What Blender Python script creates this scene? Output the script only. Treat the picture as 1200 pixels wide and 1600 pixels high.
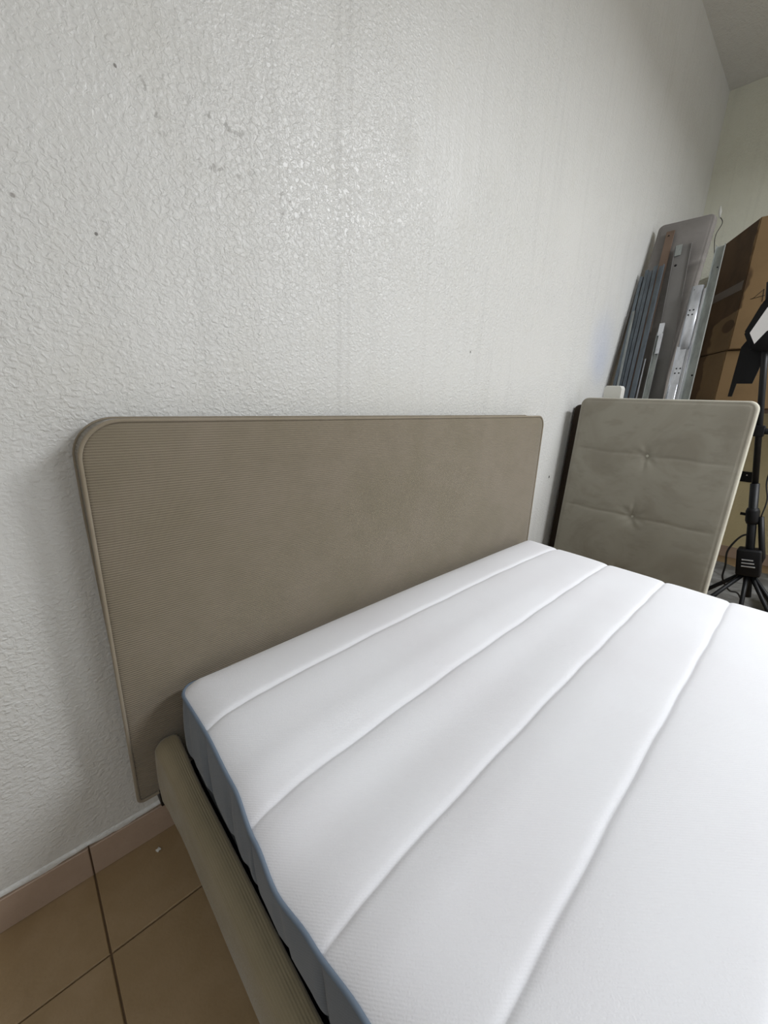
import bpy, bmesh, math, random
from mathutils import Matrix, Vector
from math import radians as R_, sin, cos, pi, hypot, sqrt, exp
random.seed(7)
for o in list(bpy.data.objects): bpy.data.objects.remove(o)
S = bpy.context.scene; C = S.collection

# ------------------------------------------------------------------ camera
cam = bpy.data.cameras.new('camera'); co = bpy.data.objects.new('camera', cam); C.objects.link(co)
cam.sensor_fit = 'VERTICAL'; cam.sensor_height = 24; cam.lens = 627.58 / 1600 * 24
cam.clip_start = .02
co.matrix_world = (Matrix.Translation((-.0941, -1.0045, 1.1768)) @ Matrix.Rotation(-.7586, 4, 'Z')
                   @ Matrix.Rotation(1.2944, 4, 'X') @ Matrix.Rotation(.0355, 4, 'Z'))
S.camera = co
# ------------------------------------------------------------------ light
w = bpy.data.worlds.new('world'); S.world = w; w.use_nodes = True
w.node_tree.nodes['Background'].inputs[0].default_value = (.75, .85, 1, 1)
w.node_tree.nodes['Background'].inputs[1].default_value = .3
def area(name, loc, sx, sy, power, col, rot=(0, 0, 0)):
    l = bpy.data.lights.new(name, 'AREA'); l.shape = 'RECTANGLE'; l.size = sx; l.size_y = sy
    l.energy = power; l.color = col
    o = bpy.data.objects.new(name, l); C.objects.link(o); o.location = loc; o.rotation_euler = rot
    return o
area('ceiling_or_fill_light', (2.35, -2.3, 2.9), 1.3, .35, 98, (.955, .98, 1.02))
area('ceiling_or_fill_light', (-.9, -2.9, 3.1), 1.3, .35, 26, (.955, .98, 1.02))  # fill added to lift the left side and floor, no known fixture
area('front_fill_light', (1.6, -4.4, 1.6), 1.6, 2.2, 22, (.92, .96, 1), (R_(90), 0, 0))  # unseen fill added by the front wall, there is no door behind it
S.view_settings.view_transform = 'Standard'; S.view_settings.look = 'None'
S.view_settings.gamma = 1; S.view_settings.use_curve_mapping = False
S.view_settings.exposure = 0.0

# ------------------------------------------------------------------ helpers
def lin(r, g, b):
    f = lambda c: (c / 255 / 12.92) if c / 255 <= .04045 else ((c / 255 + .055) / 1.055) ** 2.4
    return (f(r), f(g), f(b), 1)
class NT:
    def __init__(s, name, col, rough=.7, metal=0, spec=.5):
        m = bpy.data.materials.new(name); m.use_nodes = True; s.m = m; s.t = m.node_tree
        s.b = s.t.nodes['Principled BSDF']
        s.b.inputs['Base Color'].default_value = col; s.b.inputs['Roughness'].default_value = rough
        s.b.inputs['Metallic'].default_value = metal; s.b.inputs['Specular IOR Level'].default_value = spec
        m.diffuse_color = col
    def n(s, typ, **kw):
        n = s.t.nodes.new(typ)
        for k, v in kw.items():
            if k.startswith('_'): setattr(n, k[1:], v)
            else: n.inputs[k.replace('0', ' ')].default_value = v
        return n
    def l(s, a, b): s.t.links.new(a, b)
    def co(s, scale=(1, 1, 1)):
        t = s.n('ShaderNodeTexCoord'); mp = s.n('ShaderNodeMapping'); mp.inputs['Scale'].default_value = scale
        s.l(t.outputs['Object'], mp.inputs[0]); return mp.outputs[0]
    def noise(s, scale, detail=3, rough=.5, vec=None, dist=0):
        n = s.n('ShaderNodeTexNoise'); n.inputs['Scale'].default_value = scale; n.inputs['Detail'].default_value = detail
        n.inputs['Roughness'].default_value = rough; n.inputs['Distortion'].default_value = dist
        s.l(vec if vec is not None else s.co(), n.inputs['Vector']); return n.outputs['Fac']
    def math(s, op, a, b=0, clamp=False):
        n = s.n('ShaderNodeMath'); n.operation = op; n.use_clamp = clamp
        for i, x in enumerate((a, b)):
            if isinstance(x, (int, float)): n.inputs[i].default_value = x
            else: s.l(x, n.inputs[i])
        return n.outputs[0]
    def ramp(s, fac, a, b):
        n = s.n('ShaderNodeMapRange'); n.inputs[1].default_value = a; n.inputs[2].default_value = b
        n.interpolation_type = 'SMOOTHSTEP'; s.l(fac, n.inputs[0]); return n.outputs[0]
    def mix(s, fac, a, b, mode='MIX'):
        n = s.n('ShaderNodeMix'); n.data_type = 'RGBA'; n.blend_type = mode
        if isinstance(fac, (int, float)): n.inputs[0].default_value = fac
        else: s.l(fac, n.inputs[0])
        for i, x in ((6, a), (7, b)):
            if isinstance(x, tuple): n.inputs[i].default_value = x
            else: s.l(x, n.inputs[i])
        return n.outputs[2]
    def col(s, c): s.l(c, s.b.inputs['Base Color'])
    def bump(s, h, dist, strength=1, chain=None):
        n = s.n('ShaderNodeBump'); n.inputs['Distance'].default_value = dist; n.inputs['Strength'].default_value = strength
        s.l(h, n.inputs['Height'])
        if chain is not None: s.l(chain, n.inputs['Normal'])
        s.l(n.outputs[0], s.b.inputs['Normal']); return n.outputs[0]
    def near(s, p, r0, r1):
        """1 inside r0 metres of point p, 0 beyond r1 (a mark on the surface)"""
        t = s.n('ShaderNodeTexCoord'); d = s.n('ShaderNodeVectorMath'); d.operation = 'DISTANCE'
        d.inputs[1].default_value = p; s.l(t.outputs['Object'], d.inputs[0])
        return s.ramp(d.outputs['Value'], r1, r0)

def link(name, bm, mat, parent=None, smooth=True, kind=None):
    me = bpy.data.meshes.new(name); bmesh.ops.recalc_face_normals(bm, faces=bm.faces); bm.to_mesh(me); bm.free()
    if mat: me.materials.append(mat)
    if smooth: me.polygons.foreach_set('use_smooth', [True] * len(me.polygons))
    o = bpy.data.objects.new(name, me); C.objects.link(o)
    if parent is not None: o.parent = parent; o.matrix_parent_inverse = parent.matrix_world.inverted() if False else Matrix.Translation(-parent.location)
    if kind: o['kind'] = kind
    return o
def thing(name, label, cat, loc, group=None):
    o = bpy.data.objects.new(name, None); C.objects.link(o); o.location = loc; o.empty_display_size = .1
    return tag(o, label, cat, group)
def tag(o, label, cat, group=None):
    o['label'] = label; o['category'] = cat
    if group: o['group'] = group
    return o
def box(bm, lo, hi, bev=0, M=None):
    g = bmesh.ops.create_cube(bm, size=1)['verts']
    for v in g: v.co = Vector([(lo[i] + hi[i]) / 2 + v.co[i] * (hi[i] - lo[i]) for i in range(3)])
    if bev:
        es = list({e for v in g for e in v.link_edges})
        r = bmesh.ops.bevel(bm, geom=es, offset=bev, segments=2, affect='EDGES', profile=.5)
        g = list({v for f in r['faces'] for v in f.verts} | {v for v in g if v.is_valid})
    if M:
        for v in g: v.co = M @ v.co
    return g
def tube(bm, pts, r, n=8, cap=True, closed=False):
    pts = [Vector(p) for p in pts]; rings = []; N = len(pts); up = None
    for i, p in enumerate(pts):
        if closed: d = pts[(i + 1) % N] - pts[i - 1]
        else: d = pts[min(i + 1, N - 1)] - pts[max(i - 1, 0)]
        d.normalize()
        if up is None: up = Vector((0, 0, 1)) if abs(d.z) < .9 else Vector((1, 0, 0))
        a = d.cross(up).normalized(); up = a.cross(d).normalized()
        rr = r[i] if isinstance(r, (list, tuple)) else r
        rings.append([bm.verts.new(p + (a * cos(t * 2 * pi / n) + up * sin(t * 2 * pi / n)) * rr) for t in range(n)])
    for i in range(N if closed else N - 1):
        A, B = rings[i], rings[(i + 1) % N]
        for t in range(n): bm.faces.new((A[t], A[(t + 1) % n], B[(t + 1) % n], B[t]))
    if cap and not closed: bm.faces.new(rings[0][::-1]); bm.faces.new(rings[-1])
def spline(P, m=8):
    P = [Vector(p) for p in P]; out = []
    for i in range(len(P) - 1):
        a, b, c, d = P[max(i - 1, 0)], P[i], P[i + 1], P[min(i + 2, len(P) - 1)]
        for k in range(m):
            t = k / m
            out.append(.5 * ((2 * b) + (c - a) * t + (2 * a - 5 * b + 4 * c - d) * t * t + (3 * b - a - 3 * c + d) * t ** 3))
    out.append(P[-1]); return out
def interp(tab, x):
    if x <= tab[0][0]: return tab[0][1]
    for (a, p), (b, q) in zip(tab, tab[1:]):
        if x <= b:
            t = (x - a) / (b - a); t = t * t * (3 - 2 * t); return p + (q - p) * t
    return tab[-1][1]
def rr_map(x, y, a, b, r):
    """squeeze a point of the rectangle +-a,+-b into the same one with rounded corners; also distance to rim"""
    qx, qy = abs(x) - (a - r), abs(y) - (b - r)
    if qx > 0 and qy > 0:
        m = max(qx, qy); L = hypot(qx, qy); qx, qy = qx * m / L, qy * m / L
        x = math.copysign(a - r + qx, x); y = math.copysign(b - r + qy, y)
        return x, y, r - m
    return x, y, min(a - abs(x), b - abs(y))
def steps(a, fine=.02, nf=5, n=40):
    """samples from -a to a, finer at both ends"""
    e = [fine * (k / nf) ** 1.5 for k in range(nf)]
    mid = [fine + (2 * a - 2 * fine) * k / n for k in range(n + 1)]
    return [-a + t for t in e] + [-a + t for t in mid] + [a - t for t in e[::-1]]
def slab(bm, us, vs, rad, front, place, back):
    """padded slab: front(u,v,x,y,d)->height, place(x,y,h)->Vector, back = height of the flat back"""
    a, b = us[-1], vs[-1]; G = []; rim = {}
    for v in vs:
        row = []
        for u in us:
            r = rad[(u > 0) + 2 * (v > 0)]
            x, y, d = rr_map(u, v, a, b, r)
            row.append((x, y, bm.verts.new(place(x, y, front(x, y, d)))))
        G.append(row)
    for i in range(len(vs) - 1):
        for j in range(len(us) - 1):
            bm.faces.new((G[i][j][2], G[i][j + 1][2], G[i + 1][j + 1][2], G[i + 1][j][2]))
    per = G[0][:-1] + [g[-1] for g in G[:-1]] + G[-1][:0:-1] + [g[0] for g in G[:0:-1]]
    if back is not None:
        prev = [p[2] for p in per]
        for k in (0, 1):
            if k == 0: ring = [bm.verts.new(place(x, y, back)) for x, y, _ in per]
            n = len(ring)
            if k == 0:
                for i in range(n): bm.faces.new((prev[i], prev[(i + 1) % n], ring[(i + 1) % n], ring[i]))
                bm.faces.new(ring)
    return [(x, y) for x, y, _ in per]
def fillet(d, r): return 0 if d >= r else r - sqrt(max(0, r * r - (r - d) ** 2))

# ------------------------------------------------------------------ materials
def mat_wall(name, base, marks, low=None):
    t = NT(name, base, .36, 0, .6)
    n1 = t.noise(95, 3, .55, None, .6); n2 = t.noise(7, 3); n3 = t.noise(260, 2)
    v = t.n('ShaderNodeTexVoronoi'); v.inputs['Scale'].default_value = 70; t.l(t.co((1, 1, 1.6)), v.inputs['Vector'])
    h = t.math('ADD', t.math('MULTIPLY', t.ramp(n1, .38, .66), .8), t.math('MULTIPLY', t.ramp(v.outputs['Distance'], .5, .1), .5))
    h = t.math('ADD', h, t.math('MULTIPLY', n3, .12))
    # smoother zones where the plaster was trowelled flat
    flat = t.ramp(t.noise(1.6, 2), .3, .62)
    h = t.math('MULTIPLY', h, t.math('ADD', .45, t.math('MULTIPLY', flat, .7)))
    streak = t.noise(5, 2, .5, t.co((6, 6, .25)))
    c = t.mix(t.ramp(streak, .5, .75), base, tuple(x * .95 for x in base[:3]) + (1,))
    c = t.mix(t.math('MULTIPLY', t.ramp(n2, .45, .8), .35), c, tuple(x * f for x, f in zip(base[:3], (.93, .92, .88))) + (1,))
    if low:
        tc = t.n('ShaderNodeTexCoord'); sx = t.n('ShaderNodeSeparateXYZ'); t.l(tc.outputs['Object'], sx.inputs[0])
        c = t.mix(t.ramp(t.math('ADD', sx.outputs['Z'], t.math('MULTIPLY', n2, .15)), 1.3, 1.2), c, low)
    if marks:
        for p, r0, r1, k, cc in marks:
            c = t.mix(t.math('MULTIPLY', t.near(p, r0, r1), k), c, cc)
        # scuffs: a sparse speckle of chipped dark spots inside a few zones
        sp = t.ramp(t.noise(48, 2, .5), .60, .66)
        for p, r in (((.34, 0, 1.68), .11), ((.23, 0, 1.70), .07), ((.50, 0, 1.60), .07)):
            c = t.mix(t.math('MULTIPLY', t.math('MULTIPLY', t.near(p, r * .3, r), sp), .45), c, lin(120, 116, 110))
    if marks:
        tc = t.n('ShaderNodeTexCoord'); sx = t.n('ShaderNodeSeparateXYZ'); t.l(tc.outputs['Object'], sx.inputs[0])
        for x_, k_ in ((.655, .05), (.69, .03), (1.02, .025)):
            q = t.ramp(t.math('ABSOLUTE', t.math('SUBTRACT', t.math('ADD', sx.outputs['X'], t.math('MULTIPLY', n2, .02)), x_ + .01)), .012, .003)
            c = t.mix(t.math('MULTIPLY', q, k_ * 2.2), c, lin(150, 148, 144))
    t.col(c); b1 = t.bump(h, .0016, .75); t.bump(streak, .003, .5, b1)
    t.l(t.math('ADD', .22, t.math('MULTIPLY', n2, .28)), t.b.inputs['Roughness'])
    return t.m
M_wall = mat_wall('painted_plaster', lin(216, 216, 213), [
    ((1.292, 0, 1.361), .003, .005, .8, lin(70, 66, 60)), ((2.146, 0, .776), .006, .009, .9, lin(50, 46, 42)),
    ((.093, 0, 1.453), .002, .004, .8, lin(90, 84, 78)), ((-.019, 0, 1.48), .002, .005, .6, lin(110, 100, 92)),
    ((.158, 0, 1.731), .002, .004, .7, lin(90, 84, 78)),
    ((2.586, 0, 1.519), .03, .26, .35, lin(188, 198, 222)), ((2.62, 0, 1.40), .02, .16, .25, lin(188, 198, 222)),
    ((1.9, 0, .80), .01, .10, .25, lin(176, 170, 160))])
M_wall2 = mat_wall('beige_plaster', lin(222, 222, 206), None, lin(216, 203, 160))
M_ceil = mat_wall('ceiling_paint', lin(212, 211, 206), None)
def mat_tile(name, c1, c2):
    t = NT(name, c1, .5, 0, .3)
    oi = t.n('ShaderNodeObjectInfo'); n = t.noise(9, 4, .6); n2 = t.noise(160, 2)
    c = t.mix(t.ramp(n, .3, .7), c1, c2)
    c = t.mix(t.math('MULTIPLY', t.ramp(n2, .5, .8), .25), c, tuple(x * .7 for x in c1[:3]) + (1,))
    c = t.mix(t.math('MULTIPLY', oi.outputs['Random'], .25), c, tuple(x * .86 for x in c2[:3]) + (1,))
    t.col(c); t.bump(n2, .0006, .6); return t.m
M_tile = mat_tile('terracotta_tile', lin(166, 142, 110), lin(156, 132, 98))
M_skirt = mat_tile('skirting_tile', lin(180, 158, 140), lin(172, 150, 132))
g = NT('grout', lin(120, 98, 74), .95); g.bump(g.noise(200, 2), .001); M_grout = g.m
def mat_cord(name, ca, cb, axis, period, dist=.0012):
    t = NT(name, ca, .92, 0, .15)
    t.b.inputs['Sheen Weight'].default_value = .25; t.b.inputs['Sheen Roughness'].default_value = .5
    n = t.noise(3.2, 4, .6); n2 = t.noise(14, 3); c = t.mix(t.ramp(n, .35, .7), ca, cb)
    c = t.mix(t.math('MULTIPLY', t.ramp(n2, .45, .75), .3), c, tuple(x * .88 for x in cb[:3]) + (1,))
    fz = t.noise(700, 1); h = fz
    if axis:
        wv = t.n('ShaderNodeTexWave'); wv.bands_direction = axis; wv.inputs['Scale'].default_value = .31416 / period
        wv.inputs['Distortion'].default_value = .25; wv.inputs['Detail Scale'].default_value = 2; wv.inputs['Detail'].default_value = 1
        t.l(t.co(), wv.inputs['Vector']); h = t.math('ADD', wv.outputs['Fac'], t.math('MULTIPLY', fz, .35))
        c = t.mix(t.math('MULTIPLY', t.ramp(wv.outputs['Fac'], .45, .0), .32), c, tuple(x * .6 for x in ca[:3]) + (1,))  # groove shade between the ribs put into the colour
    t.col(c); t.bump(h, dist, .8); return t.m
M_cord = mat_cord('taupe_corduroy', lin(136, 126, 110), lin(128, 119, 101), 'Z', .0052)
M_rail = mat_cord('taupe_corduroy_rail', lin(145, 134, 110), lin(134, 124, 100), None, 0, .0005)
M_piping = mat_cord('taupe_piping', lin(147, 137, 121), lin(138, 128, 110), None, 0, .0005)
def mat_velvet(name, ca, cb, sc=2.5):
    t = NT(name, ca, .85, 0, .15); t.b.inputs['Sheen Weight'].default_value = .45; t.b.inputs['Sheen Roughness'].default_value = .4
    n = t.noise(sc, 4, .62, None, 1.2); n2 = t.noise(9, 3, .6, t.co((1, 1, 2.2)))
    c = t.mix(t.ramp(n, .38, .62), ca, cb); c = t.mix(t.math('MULTIPLY', t.ramp(n2, .5, .7), .4), c, tuple(x * .86 for x in cb[:3]) + (1,))
    t.col(c); t.bump(t.noise(420, 2), .0006, .6); return t.m
M_velvet = mat_velvet('beige_velvet', lin(152, 148, 135), lin(140, 135, 122))
M_velvet_edge = mat_velvet('beige_velvet_edge', lin(194, 192, 176), lin(186, 182, 166))
M_button = NT('button_cloth', lin(84, 80, 68), 1, 0, 0).m
M_greyfab = mat_velvet('grey_upholstery', lin(132, 128, 124), lin(120, 116, 112))
M_brownfab = mat_velvet('dark_brown_upholstery', lin(62, 52, 44), lin(54, 46, 38))
def mat_mattress(name, ca, cb, dist, s=1):
    t = NT(name, ca, .85, 0, .2); t.b.inputs['Sheen Weight'].default_value = .15
    wv = t.n('ShaderNodeTexWave'); wv.bands_direction = 'DIAGONAL'; wv.inputs['Scale'].default_value = 110 * s
    wv.inputs['Distortion'].default_value = 1.2; t.l(t.co(), wv.inputs['Vector'])
    n = t.noise(380, 2); n2 = t.noise(3, 3)
    t.col(t.mix(t.ramp(n2, .35, .7), ca, cb))
    h = t.math('ADD', t.math('MULTIPLY', wv.outputs['Fac'], .35), n); t.bump(h, dist, .55); return t.m
M_white = mat_mattress('white_knit_cover', lin(234, 235, 239), lin(231, 231, 235), .0007)
M_blue = mat_mattress('blue_grey_band', lin(112, 119, 127), lin(104, 111, 120), .0006)
M_cordblue = NT('blue_piping', lin(106, 120, 136), .7).m
def mat_metal(name, c, rough=.4, sc=30, metal=.85):
    t = NT(name, c, rough, metal)
    n = t.noise(sc, 3, .6, t.co((1, 1, .15))); n2 = t.noise(120, 2)
    t.col(t.mix(t.ramp(n, .35, .7), c, tuple(x * .72 for x in c[:3]) + (1,)))
    t.l(t.math('ADD', rough - .08, t.math('MULTIPLY', n2, .25)), t.b.inputs['Roughness']); t.bump(n2, .0003, .4); return t.m
M_steel = mat_metal('bright_zinc_steel', lin(212, 215, 220), .34, 30, .65)
M_galv = mat_metal('galvanised_steel', lin(166, 171, 168), .5, 30, .6)
M_bluesteel = mat_metal('blue_grey_steel', lin(108, 117, 124), .42, 30, .45)
M_plate = mat_metal('dusty_grey_plate', lin(122, 120, 117), .6, 6, .25)
def mat_card(name, c, k=.78):
    t = NT(name, c, .8, 0, .3); n = t.noise(4, 4, .6); n2 = t.noise(40, 2, .5, t.co((1, 1, 8)))
    cc = t.mix(t.ramp(n, .4, .7), c, tuple(x * k for x in c[:3]) + (1,))
    cc = t.mix(t.math('MULTIPLY', n2, .15), cc, tuple(x * .7 for x in c[:3]) + (1,))
    t.col(cc); t.bump(n2, .0008, .5); return t.m
def mat_patchy_card(name, c, dark):  # card with a darker, ragged-edged area on the angled side and a dark oval
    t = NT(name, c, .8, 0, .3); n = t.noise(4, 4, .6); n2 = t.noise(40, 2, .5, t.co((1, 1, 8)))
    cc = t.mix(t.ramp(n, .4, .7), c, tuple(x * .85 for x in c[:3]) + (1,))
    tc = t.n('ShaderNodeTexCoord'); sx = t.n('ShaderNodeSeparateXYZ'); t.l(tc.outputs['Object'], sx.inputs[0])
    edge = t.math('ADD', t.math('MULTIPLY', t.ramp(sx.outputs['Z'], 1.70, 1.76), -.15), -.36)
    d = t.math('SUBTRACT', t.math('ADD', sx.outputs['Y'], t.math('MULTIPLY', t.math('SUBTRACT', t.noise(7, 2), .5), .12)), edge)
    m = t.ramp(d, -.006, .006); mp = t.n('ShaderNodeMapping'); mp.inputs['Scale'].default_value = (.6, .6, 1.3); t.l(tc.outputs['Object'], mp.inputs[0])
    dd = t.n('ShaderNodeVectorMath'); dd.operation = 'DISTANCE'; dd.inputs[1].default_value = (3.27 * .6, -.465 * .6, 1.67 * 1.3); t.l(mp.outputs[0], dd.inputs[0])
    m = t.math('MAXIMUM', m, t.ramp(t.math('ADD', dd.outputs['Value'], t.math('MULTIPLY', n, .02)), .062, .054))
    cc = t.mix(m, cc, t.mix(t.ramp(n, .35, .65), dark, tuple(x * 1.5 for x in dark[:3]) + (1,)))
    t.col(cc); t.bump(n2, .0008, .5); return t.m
M_card = mat_patchy_card('patchy_cardboard', lin(122, 99, 68), lin(74, 56, 36)); M_card_dark = mat_card('dark_cardboard_side', lin(112, 82, 56), .6)
M_tape = NT('brown_packing_tape', lin(140, 118, 96), .3).m
M_wood = mat_card('brown_board', lin(116, 98, 84), .8)
M_black = NT('black_plastic', lin(10, 10, 13), .55, 0, .25).m
M_blackm = NT('black_painted_metal', lin(8, 9, 12), .5, 0, .3).m
M_hole = NT('hole_black', lin(10, 10, 10), .9).m
M_rubber = NT('black_rubber', lin(24, 22, 22), .6).m
M_whitep = NT('white_plastic', lin(214, 214, 208), .45).m
t_ = NT('pale_diffuser', lin(222, 220, 218), .7); t_.bump(t_.noise(300, 2), .001); M_diff = t_.m
M_cloth = mat_velvet('pale_grey_cloth', lin(168, 168, 166), lin(120, 118, 112), 5)
M_bag = mat_velvet('dark_grey_cloth', lin(78, 76, 84), lin(68, 66, 74))

# ------------------------------------------------------------------ room
XR, ZC, XL, YF = 4.16, 3.4, -2.4, -4.6
def room(name, lo, hi, m):
    bm = bmesh.new(); box(bm, lo, hi); o = link(name, bm, m, None, False); o['kind'] = 'structure'; return o
BS = .094
wb = room('wall_back', (XL - .1, 0, BS), (XR + .1, .12, ZC), M_wall)
wr = room('wall_right', (XR, YF - .1, 0), (XR + .12, 0, ZC), M_wall2)
room('wall_left', (XL - .12, YF, 0), (XL, 0, ZC), M_wall)
room('wall_front', (XL - .1, YF - .12, 0), (XR + .1, YF, ZC), M_wall)
room('ceiling', (XL - .1, YF - .1, ZC), (XR + .1, .12, ZC + .1), M_ceil)
fl = room('floor', (XL - .1, YF - .1, -.06), (XR + .1, .12, -.006), M_grout)
# plaster lip that bulges a little over the skirting tiles
bm = bmesh.new(); n = 260
prof = []
for i in range(n + 1):
    x = XL + (XR - XL) * i / n; k = .0035 * sin(x * 41) + .002 * sin(x * 113 + 1) + random.uniform(-.0012, .0012)
    prof.append([bm.verts.new(p) for p in ((x, .001, BS + .012), (x, -.004 - k * .3, BS + .008), (x, -.0065 - k * .4, BS + .001 + k), (x, -.003, BS - .003 + k), (x, .004, BS - .003 + k))])
for a, b in zip(prof, prof[1:]):
    for j in range(4): bm.faces.new((a[j], a[j + 1], b[j + 1], b[j]))
lip = link('plaster_edge', bm, M_wall, wb)
# floor tiles: each its own object; cut row beside the wall
TS, JX, G = .312, -.1055, .0035
def tile_mesh(name, sx, sy, th, mat, up='z'):
    bm = bmesh.new()
    if up == 'z': box(bm, (0, -sy, -th), (sx, 0, 0), 0)
    else: box(bm, (0, -th, 0), (sx, 0, sy), 0)
    es = [e for e in bm.edges if all(abs(v.co.z) < 1e-6 for v in e.verts)] if up == 'z' else [e for e in bm.edges if all(abs(v.co.y + th) < 1e-6 for v in e.verts)]
    bmesh.ops.bevel(bm, geom=es, offset=.0018, segments=1, affect='EDGES')
    me = bpy.data.meshes.new(name); bmesh.ops.recalc_face_normals(bm, faces=bm.faces); bm.to_mesh(me); bm.free(); me.materials.append(mat); return me
full = tile_mesh('floor_tile', TS - G, TS - G, .012, M_tile)
cut = tile_mesh('floor_tile_cut', TS - G, .208 - G, .012, M_tile)
half = tile_mesh('floor_tile_end', XR - (JX + 13 * TS) - .003, TS - G, .012, M_tile)
halfc = tile_mesh('floor_tile_end_cut', XR - (JX + 13 * TS) - .003, .208 - G, .012, M_tile)
rt = random.Random(3)
for i in range(-4, 14):
    for j in range(0, 10):
        me = (halfc if j == 0 else half) if i == 13 else (cut if j == 0 else full)
        o = bpy.data.objects.new('floor_tile', me); C.objects.link(o); o.parent = fl
        o.location = (JX + i * TS + G / 2, -.002 if j == 0 else -.208 - (j - 1) * TS - G / 2, rt.uniform(-.0006, .0006))
# skirting
sk = bpy.data.objects.new('baseboard_back', None); C.objects.link(sk); sk['kind'] = 'structure'
skm = tile_mesh('skirting_tile', TS - .003, BS - .004, .009, M_skirt, 'y')
for i in range(-4, 14):
    me = skm
    if i == 13: me = tile_mesh('skirting_tile_end', XR - (JX + 13 * TS) - .014, BS - .004, .009, M_skirt, 'y')
    o = bpy.data.objects.new('skirting_tile', me); C.objects.link(o); o.parent = sk; o.location = (JX + i * TS + .0015, .0, .001)
bm = bmesh.new(); box(bm, (XL, .0, -.01), (XR, .12, BS)); link('grout_backing', bm, M_grout, sk, False)
sr = bpy.data.objects.new('baseboard_right', None); C.objects.link(sr); sr['kind'] = 'structure'
skm2 = tile_mesh('skirting_tile_right', TS - .003, BS - .004, .009, M_skirt, 'y')
for i in range(0, 9):
    o = bpy.data.objects.new('skirting_tile', skm2); C.objects.link(o); o.parent = sr
    o.rotation_euler = (0, 0, R_(-90)); o.location = (XR, -.012 - i * TS, .001)
# nail hole
# ------------------------------------------------------------------ bed
bed = thing('bed', 'low bed upholstered in taupe corduroy with tall plain headboard against the white wall', 'bed', (.9, -1.1, 0))
HX0, HX1, HZ0, HZ1, HF, HB = 0, 1.788, .2295, 1.119, -.1, -.012
bm = bmesh.new(); a, b = (HX1 - HX0) / 2, (HZ1 - HZ0) / 2; cx, cz = (HX0 + HX1) / 2, (HZ0 + HZ1) / 2
def hb_front(x, y, d):
    h = .0 + .006 * (1 - exp(-d / .03)) - fillet(d, .008)
    # gathers under the top seam
    g0 = x - .28
    if abs(g0) < .1: h += .0022 * sin((g0 + (y - b) * .5) * 260) * exp(-(g0 / .045) ** 2) * max(0, 1 - (b - y) / .05) * (b > y)
    # slack folds at the lower left
    if x < -.5: h += .0025 * sin((y * 1.0 - x * .35) * 55) * exp(-((x + .75) / .2) ** 2) * exp(-((y + .28) / .14) ** 2)
    return h
seamw = .006
us = steps(a, .02, 5, 150); vs = steps(b, .02, 5, 90)
per = slab(bm, us, vs, (.012, .012, .075, .05), hb_front, lambda x, y, h: Vector((cx + x * (1 - .016 * max(0, 1 - (y + b) / .7) * (h < -.05)), HF + .006 - h, cz + y)), -.074)
hb = link('headboard', bm, M_cord, bed)
rim = []
for x, y in per:
    if not rim or (Vector(rim[-1]) - Vector((cx + x, HF + .006, cz + y))).length > .004: rim.append((cx + x, HF + .006, cz + y))
bm = bmesh.new(); tube(bm, rim, .0042, 6, closed=True); link('piping', bm, M_piping, hb)
bm = bmesh.new(); tube(bm, [(cx + (x - cx) * (1 - .016 * max(0, 1 - (z - HZ0) / .7)), -.022, z) for x, _, z in rim], .0035, 6, closed=True); link('piping', bm, M_piping, hb)
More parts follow.
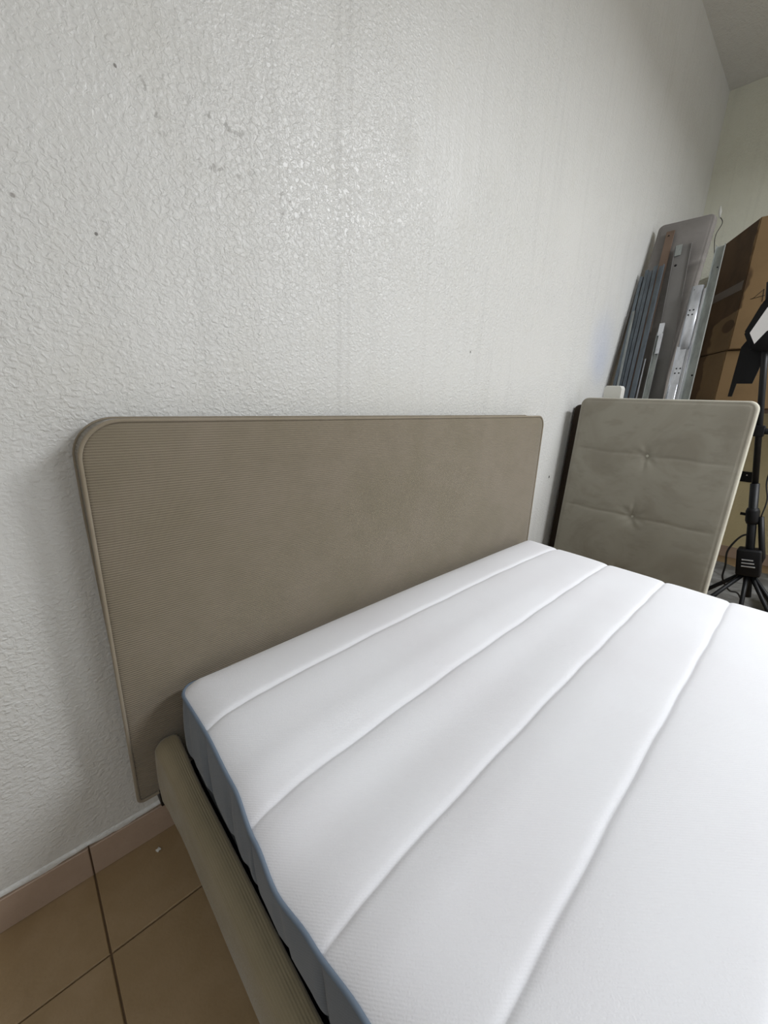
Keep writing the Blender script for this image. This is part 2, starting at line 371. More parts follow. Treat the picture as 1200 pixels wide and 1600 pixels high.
# dark scuffed patch at the left upper corner is a fold of the side strip
# side rails with lengthwise ribs
def rail(x_out, x_in, y0, y1, sgn):
    """x_out outer face, x_in inner face"""
    bm = bmesh.new(); W = abs(x_in - x_out)
    def section(zt, zb, wd, shrink):
        pts = []; r = .024; ri = .010; rb = .010
        base = []
        # from inner bottom, up, over the rounded top, down the outer face, back underneath
        def arc(cx_, cz_, rad, t0, t1, m):
            for k in range(m + 1):
                t = t0 + (t1 - t0) * k / m; base.append((cx_ + rad * cos(t), cz_ + rad * sin(t)))
        def seg(p, q, m):
            for k in range(1, m): base.append((p[0] + (q[0] - p[0]) * k / m, p[1] + (q[1] - p[1]) * k / m))
        arc(wd - rb, zb + rb, rb, -pi / 2, 0, 14); seg((wd, zb + rb), (wd, zt - ri), 40)
        arc(wd - ri, zt - ri, ri, 0, pi / 2, 12); seg((wd - ri, zt), (r, zt), 16); arc(r, zt - r, r, pi / 2, pi, 34)
        seg((0, zt - r), (0, zb + rb), 110); arc(rb, zb + rb, rb, pi, 3 * pi / 2, 14)
        return base
    ys = [y0, y0 - .003, y0 - .008, y0 - .016, y0 - .03, y0 - .05, y0 - .08]
    while ys[-1] > y1 + .09: ys.append(ys[-1] - .04)
    ys += [y1 + .03, y1 + .01, y1]
    rings = []
    for y in ys:
        d = y0 - y
        zt = .392 - .030 * min(1, d / .14) - .010 * min(1, d / .5) + .002 * sin(y * 9); zb = .214 - .008 * min(1, d / .1)
        wo = interp([(0, .004), (.12, .0), (.35, 0)], d) if False else 0
        sh = .010 * (1 - sqrt(max(0, 1 - (1 - min(1, d / .022)) ** 2)))
        off = interp([(0, 0), (.06, .006), (.14, .010), (3, .010)], d)      # the padded end bulges out
        base = section(zt - sh, zb + sh, W - off - sh * 2 + .0, 0)
        s = 0; ring = []
        for k, (px, pz) in enumerate(base):
            q0 = base[k - 1]; q1 = base[(k + 1) % len(base)]
            s += hypot(px - q0[0], pz - q0[1]) if k else 0
            nx, nz = q1[1] - q0[1], -(q1[0] - q0[0]); L = hypot(nx, nz) or 1
            belly = .004 * sin(pi * min(1, max(0, (pz - zb) / (zt - zb)))) if px < .003 else 0
            rib = .00042 * sin(s * 2 * pi / .0044) * (1 if sh < .002 else .3)
            ring.append(bm.verts.new((x_out + sgn * (off + sh + px + nx / L * rib - belly), y, pz + nz / L * rib)))
        rings.append(ring)
    for A, B in zip(rings, rings[1:]):
        n = len(A)
        for k in range(n): bm.faces.new((A[k], A[(k + 1) % n], B[(k + 1) % n], B[k]))
    bm.faces.new(rings[0]); bm.faces.new(rings[-1])
    return bm
link('side_rail', rail(.043, .0975, -.103, -2.18, 1), M_rail, bed)
link('side_rail', rail(1.763, 1.7085, -.103, -2.18, -1), M_rail, bed)
bm = bmesh.new(); box(bm, (.05, -2.25, .216), (1.757, -2.185, .375), .02); link('foot_rail', bm, M_rail, bed)
bm = bmesh.new(); box(bm, (.102, -2.18, .25), (1.704, -.11, .285)); link('slatted_base', bm, M_black, bed, False)
for x, y in ((.25, -.3), (1.55, -.3), (.25, -1.95), (1.55, -1.95)):
    bm = bmesh.new(); tube(bm, [(x, y, .001), (x, y, .25)], [.018, .026], 12); link('leg', bm, M_blackm, bed)
for x in (.055, 1.733):
    bm = bmesh.new(); box(bm, (x - .012, -.1, .185), (x + .03, -.045, .235), .003); link('headboard_bracket', bm, M_blackm, bed)
# ------------------------------------------------------------------ mattress
mt = thing('mattress', 'thick white quilted mattress with blue-grey side band lying on the corduroy bed', 'mattress', (.903, -1.13, .285))
MX0, MX1, MY0, MY1 = .103, 1.703, -.1286, -2.165
ma, mb_ = (MX1 - MX0) / 2, (MY0 - MY1) / 2; mcx, mcy = (MX0 + MX1) / 2, (MY0 + MY1) / 2
seams = [-.302 , -.521, -.723, -.9146] + [-.9146 - .2 * k for k in range(1, 6)]
ZE = [(-1.3, .515), (-1.0, .512), (-.8, .503), (-.7, .492), (-.62, .486), (-.54, .497), (-.44, .513), (-.3, .525), (-.13, .523)]
DX = [(-1.1, 0), (-.95, -.003), (-.8, -.007), (-.7, -.012), (-.62, -.018), (-.54, -.012), (-.44, -.003), (-.3, 0)]
def m_edge(x, y):
    """height of the piping round the rim"""
    zl = interp(ZE, y); zr = .525 - .012 * min(1, (MY0 - y) / .8); t = (x - MX0) / (MX1 - MX0)
    w_ = min(1, max(0, (x - MX0) / .13)); w_ = w_ * w_ * (3 - 2 * w_)
    return zl * (1 - t) + zr * t - .030 * w_
def m_dx(x, y): return interp(DX, y) * max(0, 1 - (x - MX0) / .18)
def m_top(x, y, d):
    X, Y = mcx + x, mcy + y
    z0 = m_edge(X, Y)
    dx = min(X - MX0, MX1 - X)
    w_ = min(1, max(0, (X - MX0) / .13)); w_ = w_ * w_ * (3 - 2 * w_); z0 += .034 * w_ * (1 - exp(-d / .011))
    u = (X - mcx) / ma; fall = 1 - .25 * min(1, (MY0 - Y) / 1.0)
    z = z0 + .026 * (1 - exp(-d / .028)) + .026 * fall * (1 - u * u) * (1 - exp(-d / .08))
    # channels: soft pillow between seams, tight stitched groove
    wob = .0030 * sin(X * 3.1 + Y * 3) + .0009 * sin(X * 31 + Y * 40)
    Yw = Y + wob; s = min(abs(Yw - q) for q in seams)
    e = 1 - exp(-d / .03)
    z -= (.0050 * exp(-(s / .0055) ** 1.4) + .0040 * exp(-s / .022)) * (.35 + .65 * e)
    # little puckers running off the seams close to the rim
    z += .0011 * sin(X * 95 + Y * 20) * exp(-s / .025) * exp(-dx / .12) 
    z += .0010 * sin(X * 11 + 2 * sin(Y * 7)) * sin(Y * 13 + X * 3) * e
    return z
ys_ = set(); fine = steps(mb_, .035, 7, 60); 
for v in steps(mb_, .035, 7, 160): ys_.add(round(v, 5))
for q in seams:
    for k in range(-13, 14): ys_.add(round(q - mcy + k * .0022, 5))
vs = sorted(v for v in ys_ if -mb_ <= v <= mb_); vs = [v for i, v in enumerate(vs) if i == 0 or v - vs[i - 1] > .0009 or v == vs[-1]]
us = steps(ma, .06, 12, 150)
bm = bmesh.new()
per = slab(bm, us, vs, (.05,) * 4, m_top, lambda x, y, h: Vector((mcx + x + m_dx(mcx + x, mcy + y), mcy + y, h)), None)
link('quilted_top', bm, M_white, mt)
# side band
bm = bmesh.new(); rings = []; zb = .288
P = [(mcx + x, mcy + y) for x, y in per]; n = len(P); acc = [0]
for i in range(1, n): acc.append(acc[-1] + hypot(P[i][0] - P[i - 1][0], P[i][1] - P[i - 1][1]))
rf = random.Random(11); folds = [(rf.uniform(0, acc[-1]), rf.uniform(.006, .02), rf.uniform(-.007, .005), rf.uniform(-.5, .5)) for _ in range(110)]
K = 16
for k in range(K + 1):
    ring = []; f = k / K
    for i, (x, y) in enumerate(P):
        zt = m_edge(x, y); z = zt + (zb - zt) * f
        x0, y0 = P[i - 1]; x1, y1 = P[(i + 1) % n]; tx, ty = x1 - x0, y1 - y0; L = hypot(tx, ty) or 1; nx, ny = ty / L, -tx / L
        if nx * (x - mcx) + ny * (y - mcy) < 0: nx, ny = -nx, -ny
        env = sin(pi * min(1, f * 1.15)) ** .7 if f * 1.15 < 1 else 0
        o_ = .006 * env
        if abs(nx) > .7:
            sd = min(abs(y + .012 * (f - .3) - q) for q in seams + [q + .1 for q in seams])
            o_ -= .008 * exp(-(sd / .007) ** 1.3) * env
        for (s, wd, am, sl) in folds:
            dd = acc[i] - s - sl * .12 * f
            if abs(dd) < wd * 3: o_ += am * exp(-(dd / wd) ** 2) * env
        tk = min(1, max(0, (f - .58) / .2)); o_ -= .013 * tk * tk * (3 - 2 * tk)
        ddx = m_dx(x, y) * max(0, 1 - f * 1.2)
        ring.append(bm.verts.new((x + ddx + nx * o_, min(y + ny * o_, -.1075), z)))
    rings.append(ring)
for A, B in zip(rings, rings[1:]):
    for i in range(n): bm.faces.new((A[i], A[(i + 1) % n], B[(i + 1) % n], B[i]))
bm.faces.new(rings[-1])
link('side_band', bm, M_blue, mt)
rim = []
for x, y in P:
    p = Vector((x + m_dx(x, y), y, m_edge(x, y) + .0015))
    if not rim or (rim[-1] - p).length > .006: rim.append(p)
bm = bmesh.new(); tube(bm, rim, .0037, 8, closed=True); link('piping', bm, M_cordblue, mt)
# ------------------------------------------------------------------ tufted panel standing on its short end
K1 = .078
def padded(name, label, x0, k, ya, yb, za, zb, th, mat, medge, rad, tufts, group=None, cat='headboard', pip=None):
    L = hypot(1, k)
    root = thing(name, label, cat, (x0, (ya + yb) / 2, za), group)
    a, b = abs(yb - ya) / 2, (zb - za) / 2; cy, cz = (ya + yb) / 2, (za + zb) / 2
    nrm = Vector((-1, 0, k)) / L
    def place(x, y, h):
        return Vector((x0 + k * (cz + y), cy - x, cz + y)) + nrm * h
    def front(x, y, d):
        h = .006 * (1 - exp(-d / .03)) - fillet(d, .009)
        h -= .0022 * exp(-((d - .013) / .003) ** 2)
        if tufts:
            Z = cz + y; Y = cy - x
            for (tz, ty) in tufts:
                line = tz + .012 * (Y - ty)
                s = abs(Z - line - .002 * sin(Y * 30)); e = 1 - exp(-max(0, d - .02) / .03)
                h -= (.0026 * exp(-(s / .005) ** 1.3) + .0022 * exp(-s / .03)) * e
                rr_ = hypot(Z - line, (Y - ty)); h -= .020 * exp(-rr_ / .026) * e
                h -= .0055 * exp(-(abs(Y - ty) / .008) ** 1.3) * exp(-abs(Z - line) / .045) 
                an = math.atan2(Z - line, Y - ty); h += .0015 * sin(an * 7 + tz * 9) * exp(-((rr_ - .04) / .03) ** 2)
            h += .0012 * sin(Y * 14 + 3 * sin(Z * 5)) * sin(Z * 11)
        return h
    bm = bmesh.new(); us = steps(a, .035, 9, 130 if tufts else 24); vs = steps(b, .035, 9, 200 if tufts else 40)
    per = slab(bm, us, vs, rad, front, place, -.018)
    link('padded_front', bm, mat, root)
    # border strip behind the front
    bm = bmesh.new(); rgs = []
    for h, g_ in ((-.016, -.0015), (-.020, .0015), (-.03, .003), (-th * .6, .003), (-th + .006, .001), (-th, -.006)):
        rgs.append([bm.verts.new(place(x * (1 + g_ / a), y * (1 + g_ / b), h)) for x, y in per])
    n = len(per)
    for A, B in zip(rgs, rgs[1:]):
        for i in range(n): bm.faces.new((A[i], A[(i + 1) % n], B[(i + 1) % n], B[i]))
    bm.faces.new(rgs[-1]); bm.faces.new(rgs[0])
    link('border', bm, medge, root)
    if tufts:
        for (tz, ty) in tufts:
            p = place(cy - ty, tz - cz, front(cy - ty, tz - cz, .3) - .0005)
            bm = bmesh.new(); bmesh.ops.create_uvsphere(bm, u_segments=14, v_segments=8, radius=.0055)
            for v in bm.verts: v.co = Vector((v.co.x * .3, v.co.y, v.co.z)) + p
            link('button', bm, M_button, root)
    return root
padded('headboard', 'beige velvet headboard with two tufted buttons, standing on end beyond the bed', 2.137, K1, -.078, -.800, .002, 1.217, .085, M_velvet, M_velvet_edge,
       (.02, .02, .035, .035), [(.947, -.440), (.637, -.436), (.32, -.436)])
padded('panel', 'dark brown panel squeezed between the tufted beige headboard and the wall', 2.234, K1, -.006, -.62, .002, 1.180, .07, M_brownfab, M_brownfab,
       (.01, .01, .03, .03), None, cat='panel')
# ------------------------------------------------------------------ leaning stock behind it
KL = .3068
def lean_x(z, x0): return x0 + KL * z
rail_root = padded('fabric_panel', 'tall grey fabric covered panel leaning in the corner, highest of the leaning stock', 2.395, KL, -.034, -.318, .0015, 2.262, .055, M_greyfab, M_greyfab,
       (.02, .02, .03, .03), None, cat='panel')
def frame_for(z0, y0, z1, y1, x0):
    """local frame of a leaning bar: origin at its foot, +Z along it, X across, -Y out towards the room"""
    s = (y1 - y0) / (z1 - z0); yf = y0 - s * z0
    foot = Vector((lean_x(0, x0), yf, 0)); top = Vector((lean_x(z1, x0), y1, z1))
    d = (top - foot); L = d.length; d.normalize(); nn = Vector((-1, 0, KL)).normalized()
    across = d.cross(nn).normalized(); nn = across.cross(d).normalized()
    M = Matrix((( across.x, -nn.x, d.x, foot.x), (across.y, -nn.y, d.y, foot.y), (across.z, -nn.z, d.z, foot.z), (0, 0, 0, 1)))
    return M, L
def prism(bm, M, pts, z0, z1):
    A = [bm.verts.new(M @ Vector((x, y, z0))) for x, y in pts]; B = [bm.verts.new(M @ Vector((x, y, z1))) for x, y in pts]
    n = len(pts)
    for i in range(n): bm.faces.new((A[i], A[(i + 1) % n], B[(i + 1) % n], B[i]))
    bm.faces.new(A[::-1]); bm.faces.new(B)
def channel(w, d, t=.0022, lip=0, back=False):
    """C section open towards the room (or away from it)"""
    s = 1 if back else -1; h = w / 2
    p = [(-h, s * d), (-h, 0), (h, 0), (h, s * d)]
    q = [(h - t, s * d), (h - t, s * t), (-h + t, s * t), (-h + t, s * d)]
    return p + q
def strip(pos, label, m, kind='channel', w=.02, d=.015, name='metal_rail', group=None, cat='rail', holes=()):
    M, L = frame_for(*pos)
    root = thing(name, label, cat, M.translation.copy(), group)
    bm = bmesh.new()
    zs = .012
    if kind == 'channel': prism(bm, M, channel(w, d), zs, L)
    elif kind == 'cback': prism(bm, M, channel(w, d, back=True), zs, L)
    elif kind == 'flat': box(bm, (-w / 2, 0, zs), (w / 2, d, L), min(.002, d / 3), M)
    elif kind == 'angle': prism(bm, M, [(-w / 2, 0), (w / 2, 0), (w / 2, -d), (w / 2 - .002, -d), (w / 2 - .002, -.002), (-w / 2, -.002)], zs, L)
    link('profile' if name != 'wooden_board' else 'board', bm, m, root, False)
    for (hx, hz, hr) in holes:
        bm = bmesh.new(); tube(bm, [M @ Vector((hx, -.0028, L - hz)), M @ Vector((hx, -.0012, L - hz))], hr, 12); link('screw_hole', bm, M_hole, root)
    return root, M, L
GR = None
strip((1.265, -.052, 1.955, -.028, 2.360), 'blue-grey steel rail nearest the wall, leaning', M_bluesteel, 'cback', .017, .016)
strip((1.29, -.078, 1.744, -.046, 2.345), 'short pale steel rail leaning in front of the rail nearest the wall', M_galv, 'angle', .014, .010)
strip((1.264, -.088, 1.99, -.050, 2.355), 'second blue-grey steel rail from the wall, leaning', M_bluesteel, 'cback', .017, .018)
strip((1.265, -.113, 1.975, -.073, 2.350), 'third blue-grey steel rail from the wall, leaning', M_bluesteel, 'angle', .019, .010)
strip((1.265, -.140, 2.0, -.098, 2.345), 'fourth blue-grey steel rail from the wall, leaning', M_bluesteel, 'angle', .021, .010)
strip((1.265, -.172, 1.995, -.130, 2.345), 'blue-grey steel rail in front of the brown board, leaning', M_bluesteel, 'angle', .028, .02)
strip((1.60, -.140, 2.205, -.114, 2.372), 'narrow brown wooden board leaning behind the blue-grey rails', M_wood, 'flat', .044, .006, 'wooden_board', None, 'board', [(-.004, .03, .004)])
strip((1.265, -.195, 1.458, -.184, 2.352), 'short thin bright strip leaning low beside the blue-grey rails', M_steel, 'flat', .008, .004)
r, M, L = strip((1.266, -.246, 1.60, -.226, 2.345), 'short grey drawer runner with stepped bracket end, leaning', M_galv, 'channel', .030, .014, 'drawer_runner', None, 'rail')
bm = bmesh.new(); box(bm, (-.012, -.012, L - .02), (.014, .0, L + .055), .002, M); box(bm, (-.002, -.016, L - .13), (.017, -.004, L - .01), .002, M)
link('slide_bracket', bm, M_steel, r, False)
r, M, L = strip((1.267, -.287, 2.10, -.206, 2.368), 'wide dusty grey metal channel leaning on the grey fabric panel', M_plate, 'channel', .082, .010, 'metal_channel', None, 'rail', [(-.022, .115, .007)])
bm = bmesh.new(); prism(bm, M, [(-.036, -.003), (-.010, -.003), (-.004, -.009), (-.036, -.009)], L - .06, L + .004); link('end_tab', bm, M_galv, r, False)
# bright telescopic runner
pos = (1.267, -.386, 1.838, -.352, 2.318)
M, L = frame_for(*pos)
root = thing('drawer_runner', 'bright zinc telescopic drawer runner with groups of four holes, leaning', 'rail', M.translation.copy())
def curved(w, d, m=10):
    p = [(-w / 2 + w * k / m, -d * sin(pi * k / m) ** .6) for k in range(m + 1)]
    return p + [(w / 2, .003), (-w / 2, .003)]
bm = bmesh.new(); prism(bm, M, curved(.058, .012), L - .36, L); link('inner_slide', bm, M_steel, root)
bm = bmesh.new(); prism(bm, M, channel(.062, .016), .3, L - .345); prism(bm, M, [(-.028, -.002), (.014, -.002), (.014, -.009), (-.028, -.009)], .3, L - .345)
link('middle_slide', bm, M_steel, root, False)
bm = bmesh.new(); prism(bm, M, [(-.034, .004), (.034, .004), (.034, -.012), (.031, -.012), (.031, .001), (-.031, .001), (-.031, -.012), (-.034, -.012)], .012, L - .5)
link('outer_slide', bm, M_galv, root, False)
bm = bmesh.new(); box(bm, (-.026, -.014, L - .88), (.012, -.008, L - .56), .003, M); link('latch', bm, M_steel, root)
for zz in (.14, .47):
    for (hx, hz) in ((-.012, 0), (.006, 0), (-.014, .026), (.004, .026)):
        y_ = -.0122 if zz < .2 else -.0092
        bm = bmesh.new(); tube(bm, [M @ Vector((hx, y_ - .0012, L - zz - hz)), M @ Vector((hx, y_ + .001, L - zz - hz))], .0038, 10); link('screw_hole', bm, M_hole, root)
bm = bmesh.new(); box(bm, (-.014, -.0105, L - .028), (.002, -.008, L - .018), .001, M); link('slot', bm, M_hole, root)
r, M, L = strip((1.268, -.444, 2.042, -.400, 2.33), 'longest galvanised rail leaning rightmost, in front of the cardboard boxes', M_galv, 'channel', .040, .020, 'metal_rail', None, 'rail', [(.006, .12, .004), (.006, .72, .005)])
r, M, L = strip((1.268, -.418, 1.82, -.388, 2.315), 'thin bright strip leaning between the telescopic runner and the longest rail', M_steel, 'angle', .010, .008)
# white U bracket on the wall
bm = bmesh.new(); U = [(-.05, 0), (-.05, .052), (-.04, .06), (.04, .06), (.05, .052), (.05, 0), (.036, 0), (.032, .024), (-.034, .024), (-.036, 0)]
Mb = Matrix.Translation((2.90, -.001, 1.262)) @ Matrix.Rotation(R_(90), 4, 'X')
A = [bm.verts.new((2.335, -.190 + x * .88, 1.1795 + z * 1.7)) for x, z in U]; B = [bm.verts.new((2.385, -.190 + x * .88, 1.1795 + z * 1.7)) for x, z in U]
for i in range(len(U)): bm.faces.new((A[i], A[(i + 1) % len(U)], B[(i + 1) % len(U)], B[i]))
bm.faces.new(A[::-1]); bm.faces.new(B)
bmesh.ops.bevel(bm, geom=[e for e in bm.edges], offset=.002, segments=1, affect='EDGES')
tag(link('end_clip', bm, M_whitep, None, False), 'small white plastic clip showing just above the left end of the tufted headboard', 'clip')
# ------------------------------------------------------------------ storage table and cartons
tb = thing('storage_table', 'tall plain storage table under the brown cartons, against the right wall', 'table', (3.68, -1.0, 0))
bm = bmesh.new(); box(bm, (3.24, -1.75, 1.165), (4.14, -.24, 1.19), .003); link('tabletop', bm, M_wood, tb, False)
for x, y in ((3.28, -.28), (3.28, -1.7), (4.09, -.28), (4.09, -1.7)):
    bm = bmesh.new(); box(bm, (x - .02, y - .02, .001), (x + .02, y + .02, 1.165), .002); link('leg', bm, M_galv, tb, False)
def carton(label, ox, oy, z0, z1, tape_z, hole, rot, yb=-1.25):
    root = thing('cardboard_box', label, 'box', (3.7, -.8, z0), 'brown cartons stacked in the corner' if False else None)
    F = [(3.2 + ox, -.505 + oy), (3.66 + ox, -.245 + oy), (4.12, -.245 + oy), (4.12, yb), (3.2 + ox, yb)]
    bm = bmesh.new(); A = [bm.verts.new((x, y, z0)) for x, y in F]; B = [bm.verts.new((x, y, z1)) for x, y in F]
    n = len(F); sd = []
    for i in range(n): sd.append(bm.faces.new((A[i], A[(i + 1) % n], B[(i + 1) % n], B[i])))
    bm.faces.new(A[::-1]); bm.faces.new(B)
    bmesh.ops.bevel(bm, geom=list(bm.edges), offset=.005, segments=2, affect='EDGES')
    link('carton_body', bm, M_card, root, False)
    a0, a1 = Vector((*F[0], 0)), Vector((*F[1], 0)); d = (a1 - a0).normalized(); nn = Vector((d.y, -d.x, 0)); nn = nn if nn.y > 0 else -nn
    def onside(s, z, h): return a0 + d * s + nn * h + Vector((0, 0, z))
    def onfront(s, z, h): return Vector((F[0][0] - h, F[0][1] - s, z))
    # tape running round the corner
    if tape_z:
        bm = bmesh.new(); pts = [onside(.5, tape_z, .002), onside(.012, tape_z, .002), onfront(.0, tape_z, .0015), onfront(.10, tape_z + .008, .0015)]
        pts = [onside(.5, tape_z, .0012), onside(.25, tape_z, .0012), onside(.10, tape_z, .0012), onside(.015, tape_z, .0012)]
        lo = [bm.verts.new(p) for p in pts]; hi = [bm.verts.new(p + Vector((0, 0, .05))) for p in pts]
        for i in range(3): bm.faces.new((lo[i], lo[i + 1], hi[i + 1], hi[i]))
        bmesh.ops.solidify(bm, geom=list(bm.faces), thickness=.0006); link('tape', bm, M_tape, root)
    return root, onside, onfront
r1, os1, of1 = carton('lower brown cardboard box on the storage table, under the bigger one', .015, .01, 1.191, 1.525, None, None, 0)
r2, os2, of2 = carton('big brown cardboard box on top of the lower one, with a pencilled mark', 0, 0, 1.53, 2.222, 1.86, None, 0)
bm = bmesh.new()
for a, b in (((.055, 1.80), (.095, 1.845)), ((.095, 1.845), (.10, 1.78)), ((.045, 1.80), (.105, 1.812))):
    tube(bm, [of2(a[0], a[1], .0012), of2(b[0], b[1], .0012)], .0012, 5)
link('pencil_mark', bm, M_hole, r2)
bm = bmesh.new(); P_ = spline([(3.72, -.235, 2.15), (3.73, -.20, 2.32), (3.72, -.225, 2.40), (3.715, -.205, 2.44)], 6)
wroot = thing('wire', 'thin wire with a bright white tip standing up behind the cartons', 'wire', (3.72, -.235, 1.2))
tube(bm, [(3.72, -.235, 1.192)] + P_, .0022, 6); link('wire_strand', bm, M_rubber, wroot)
bm = bmesh.new(); tube(bm, [(3.715, -.205, 2.435), (3.712, -.20, 2.47), (3.71, -.196, 2.505)], [.004, .010, .004], 8); link('white_tip', bm, M_whitep, wroot)
# ------------------------------------------------------------------ socket on the right wall
so = thing('socket', 'small dark electrical socket low on the beige right wall', 'socket', (XR, -.675, .67))
bm = bmesh.new(); box(bm, (XR - .014, -.715, .635), (XR - .0005, -.635, .715), .003); link('face_plate', bm, M_black, so, False)
for dz in (-.014, .014):
    bm = bmesh.new(); tube(bm, [(XR - .016, -.675, .675 + dz), (XR - .013, -.675, .675 + dz)], .005, 10); link('socket_hole', bm, M_whitep if dz > 0 else M_hole, so)
# ------------------------------------------------------------------ light stand
BX = 2.45
def pole(z): return Vector((BX, -.905 + (z - .46) * .158, z))
st = thing('light_stand', 'black tripod light stand with a pale lamp face, behind the tufted headboard', 'stand', (BX, -.97, 0))
bm = bmesh.new(); tube(bm, [pole(.30), pole(.85)], .0175, 14); link('lower_pole', bm, M_blackm, st)
bm = bmesh.new(); tube(bm, [pole(.80), pole(1.72)], .0125, 14); link('upper_pole', bm, M_blackm, st)
bm = bmesh.new(); tube(bm, [pole(.66), pole(.675), pole(.72), pole(.735)], [.021, .026, .026, .021], 16); 
q = pole(.70); tube(bm, [q, q + Vector((0, .045, 0))], .007, 8); link('collar', bm, M_black, st)
bm = bmesh.new(); q = pole(1.09); tube(bm, [q + Vector((-.0, .03, 0)), q + Vector((0, -.07, .0))], .014, 10); box(bm, q - Vector((.02, .02, .025)), q + Vector((.02, .02, .025)), .004); link('clamp_knob', bm, M_black, st)
q = pole(.49)
Mh = Matrix.Translation(pole(.475)) @ Matrix.Rotation(R_(-9), 4, 'X')
bm = bmesh.new(); box(bm, (-.04, -.045, -.065), (.04, .045, .065), .008, Mh)
hubo = link('leg_hub', bm, M_black, st)
for k in range(3):
    bm = bmesh.new(); box(bm, (-.044, -.026 + .004 * k, -.018 + .016 * k), (-.0405, .024, -.012 + .016 * k), .001, Mh); link('foil_sticker', bm, M_steel, hubo, False)
base = pole(.41)
for ang in (35, 82, 128, 175, 222, 268, 315):
    a_ = R_(ang); tip = Vector((base.x + .36 * cos(a_), base.y + .36 * sin(a_) * .9, .014))
    if ang in (175, 222): tip = Vector((base.x + .14 * cos(a_), base.y + .3 * sin(a_) - .05, .014))
    bm = bmesh.new(); tube(bm, [base + Vector((.02 * cos(a_), .02 * sin(a_), 0)), base.lerp(tip, .5) + Vector((0, 0, .03)), tip], .0095, 8); l_ = link('leg', bm, M_blackm, st)
    bm = bmesh.new(); tube(bm, [tip - Vector((0, 0, .012)), tip + Vector((0, 0, .02))], .013, 8); link('rubber_foot', bm, M_rubber, l_)
bm = bmesh.new(); tube(bm, [pole(.70) + Vector((.0, -.03, 0)), base + Vector((0, -.03, .1)), base + Vector((0, -.02, .04))], .012, 8); link('brace', bm, M_blackm, st)
# lamp head: black-framed pale face turned half away, and the black flap hanging under it
def poly_slab(bm, pts, th, off=Vector((0, 0, 0))):
    A = [bm.verts.new(Vector(p) + off) for p in pts]; B = [bm.verts.new(Vector(p) + off + Vector((th, 0, 0))) for p in pts]; n = len(pts)
    for i in range(n): bm.faces.new((A[i], A[(i + 1) % n], B[(i + 1) % n], B[i]))
    bm.faces.new(A[::-1]); bm.faces.new(B)
LX = BX - .03
bm = bmesh.new(); poly_slab(bm, [(LX, -.664, 1.515), (LX, -.700, 1.632), (LX, -.745, 1.70), (LX, -.86, 1.70), (LX, -.86, 1.50), (LX, -.761, 1.435), (LX, -.701, 1.440)], .05)
bmesh.ops.bevel(bm, geom=list(bm.edges), offset=.006, segments=2, affect='EDGES'); head = link('lamp_head', bm, M_black, st)
bm = bmesh.new(); poly_slab(bm, [(LX - .006, -.686, 1.511), (LX - .006, -.723, 1.610), (LX - .006, -.77, 1.66), (LX - .006, -.80, 1.66), (LX - .006, -.80, 1.55), (LX - .006, -.741, 1.515), (LX - .006, -.711, 1.465)], .008)
link('diffuser', bm, M_diff, head, False)
bm = bmesh.new(); poly_slab(bm, [(LX + .06, -.695, 1.53), (LX + .06, -.755, 1.53), (LX + .06, -.751, 1.41), (LX + .06, -.733, 1.299), (LX + .06, -.677, 1.299), (LX + .06, -.672, 1.24), (LX + .06, -.657, 1.24), (LX + .06, -.660, 1.46)], .012)
link('barn_door', bm, M_black, head, False)
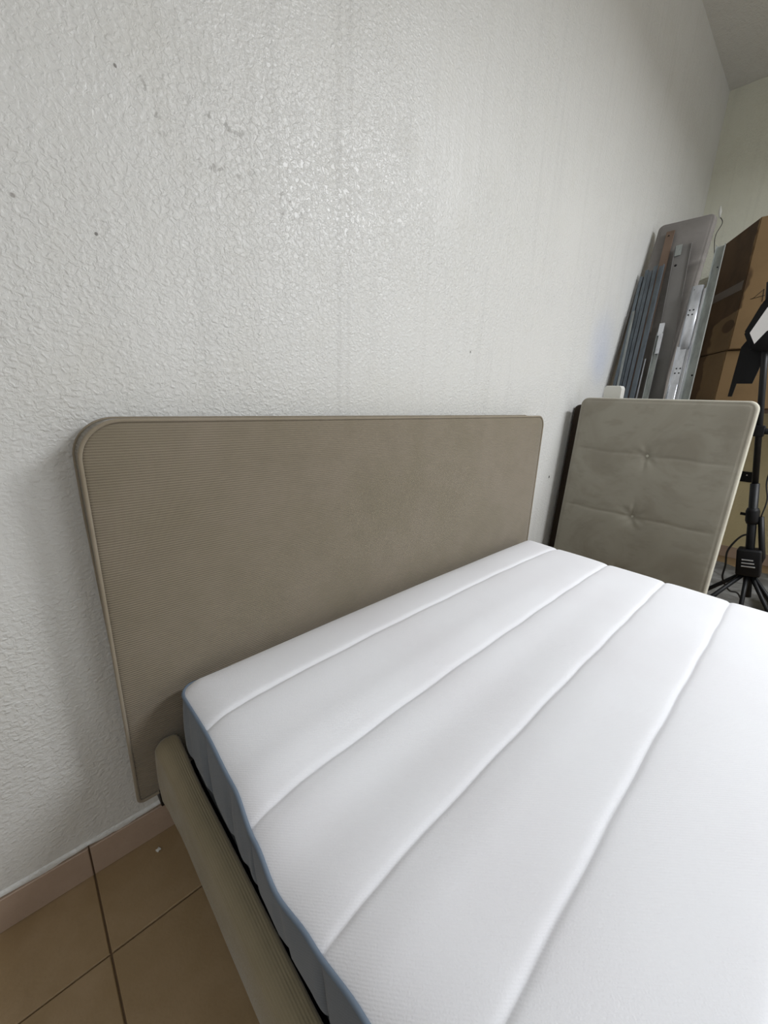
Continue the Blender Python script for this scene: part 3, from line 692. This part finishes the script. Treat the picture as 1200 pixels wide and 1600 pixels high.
# ------------------------------------------------------------------ cables
bm = bmesh.new()
tube(bm, spline([(BX + .02, -.90, .46), (BX, -.897, .56), (BX, -.885, .598), (BX, -.86, .60), (BX, -.835, .565), (BX, -.815, .50), (BX, -.822, .43), (BX, -.825, .36), (BX + .02, -.86, .30), (BX + .05, -.90, .28), (BX + .1, -.95, .15), (BX + .1, -1.0, .006), (BX + .3, -1.3, .005)], 8), .0042, 8)
tag(link('cable', bm, M_rubber), 'black cable making a loop beside the hub of the light stand', 'cable')
bm = bmesh.new()
tube(bm, spline([pole(1.10) + Vector((.03, -.05, 0)), pole(.98) + Vector((.03, -.055, 0)), pole(.86) + Vector((.03, -.038, 0)), pole(.78) + Vector((.02, -.045, 0)), pole(.70) + Vector((.01, -.03, 0))], 8), .003, 8)
tag(link('cable', bm, M_rubber), 'thin black cable hanging along the upper pole of the light stand', 'cable')
# grey cloth bag behind the stand
bm = bmesh.new(); box(bm, (2.75, -1.55, .002), (3.25, -1.06, .34), .06)
bmesh.ops.subdivide_edges(bm, edges=list(bm.edges), cuts=3, use_grid_fill=True)
rb = random.Random(5)
for v in bm.verts:
    k = max(0, v.co.z - .01); v.co.x += .02 * sin(v.co.y * 17) * k * 3; v.co.y += .02 * sin(v.co.x * 15 + v.co.z * 12) * k * 3
tag(link('bag', bm, M_bag), 'dark grey cloth bag on the floor behind the light stand', 'bag')
bm = bmesh.new(); N1, N2 = 24, 24; G_ = []
for i in range(N1 + 1):
    G_.append([])
    for j in range(N2 + 1):
        x = 2.42 + 1.5 * i / N1; y = -.60 - 1.3 * j / N2; x += .02 * sin(j * 1.1); y += .02 * sin(i * .9)
        G_[-1].append(bm.verts.new((x, y, .007 + .003 * sin(x * 21 + 2 * sin(y * 9)) + .002 * sin(y * 33))))
for i in range(N1):
    for j in range(N2): bm.faces.new((G_[i][j], G_[i + 1][j], G_[i + 1][j + 1], G_[i][j + 1]))
bmesh.ops.solidify(bm, geom=list(bm.faces), thickness=.003)
tag(link('floor_cloth', bm, M_cloth), 'pale grey cloth spread on the floor under the black light stand', 'cloth')
# crumb of plaster on the floor
bm = bmesh.new(); bmesh.ops.create_icosphere(bm, subdivisions=2, radius=1)
for v in bm.verts: v.co = Vector((.028 + v.co.x * .0065, -.052 + v.co.y * .005 + .002 * sin(v.co.x * 5), .0045 + v.co.z * .004))
tag(link('plaster_chip', bm, M_whitep), 'tiny pale plaster chip on the floor tile beside the bed rail', 'debris')
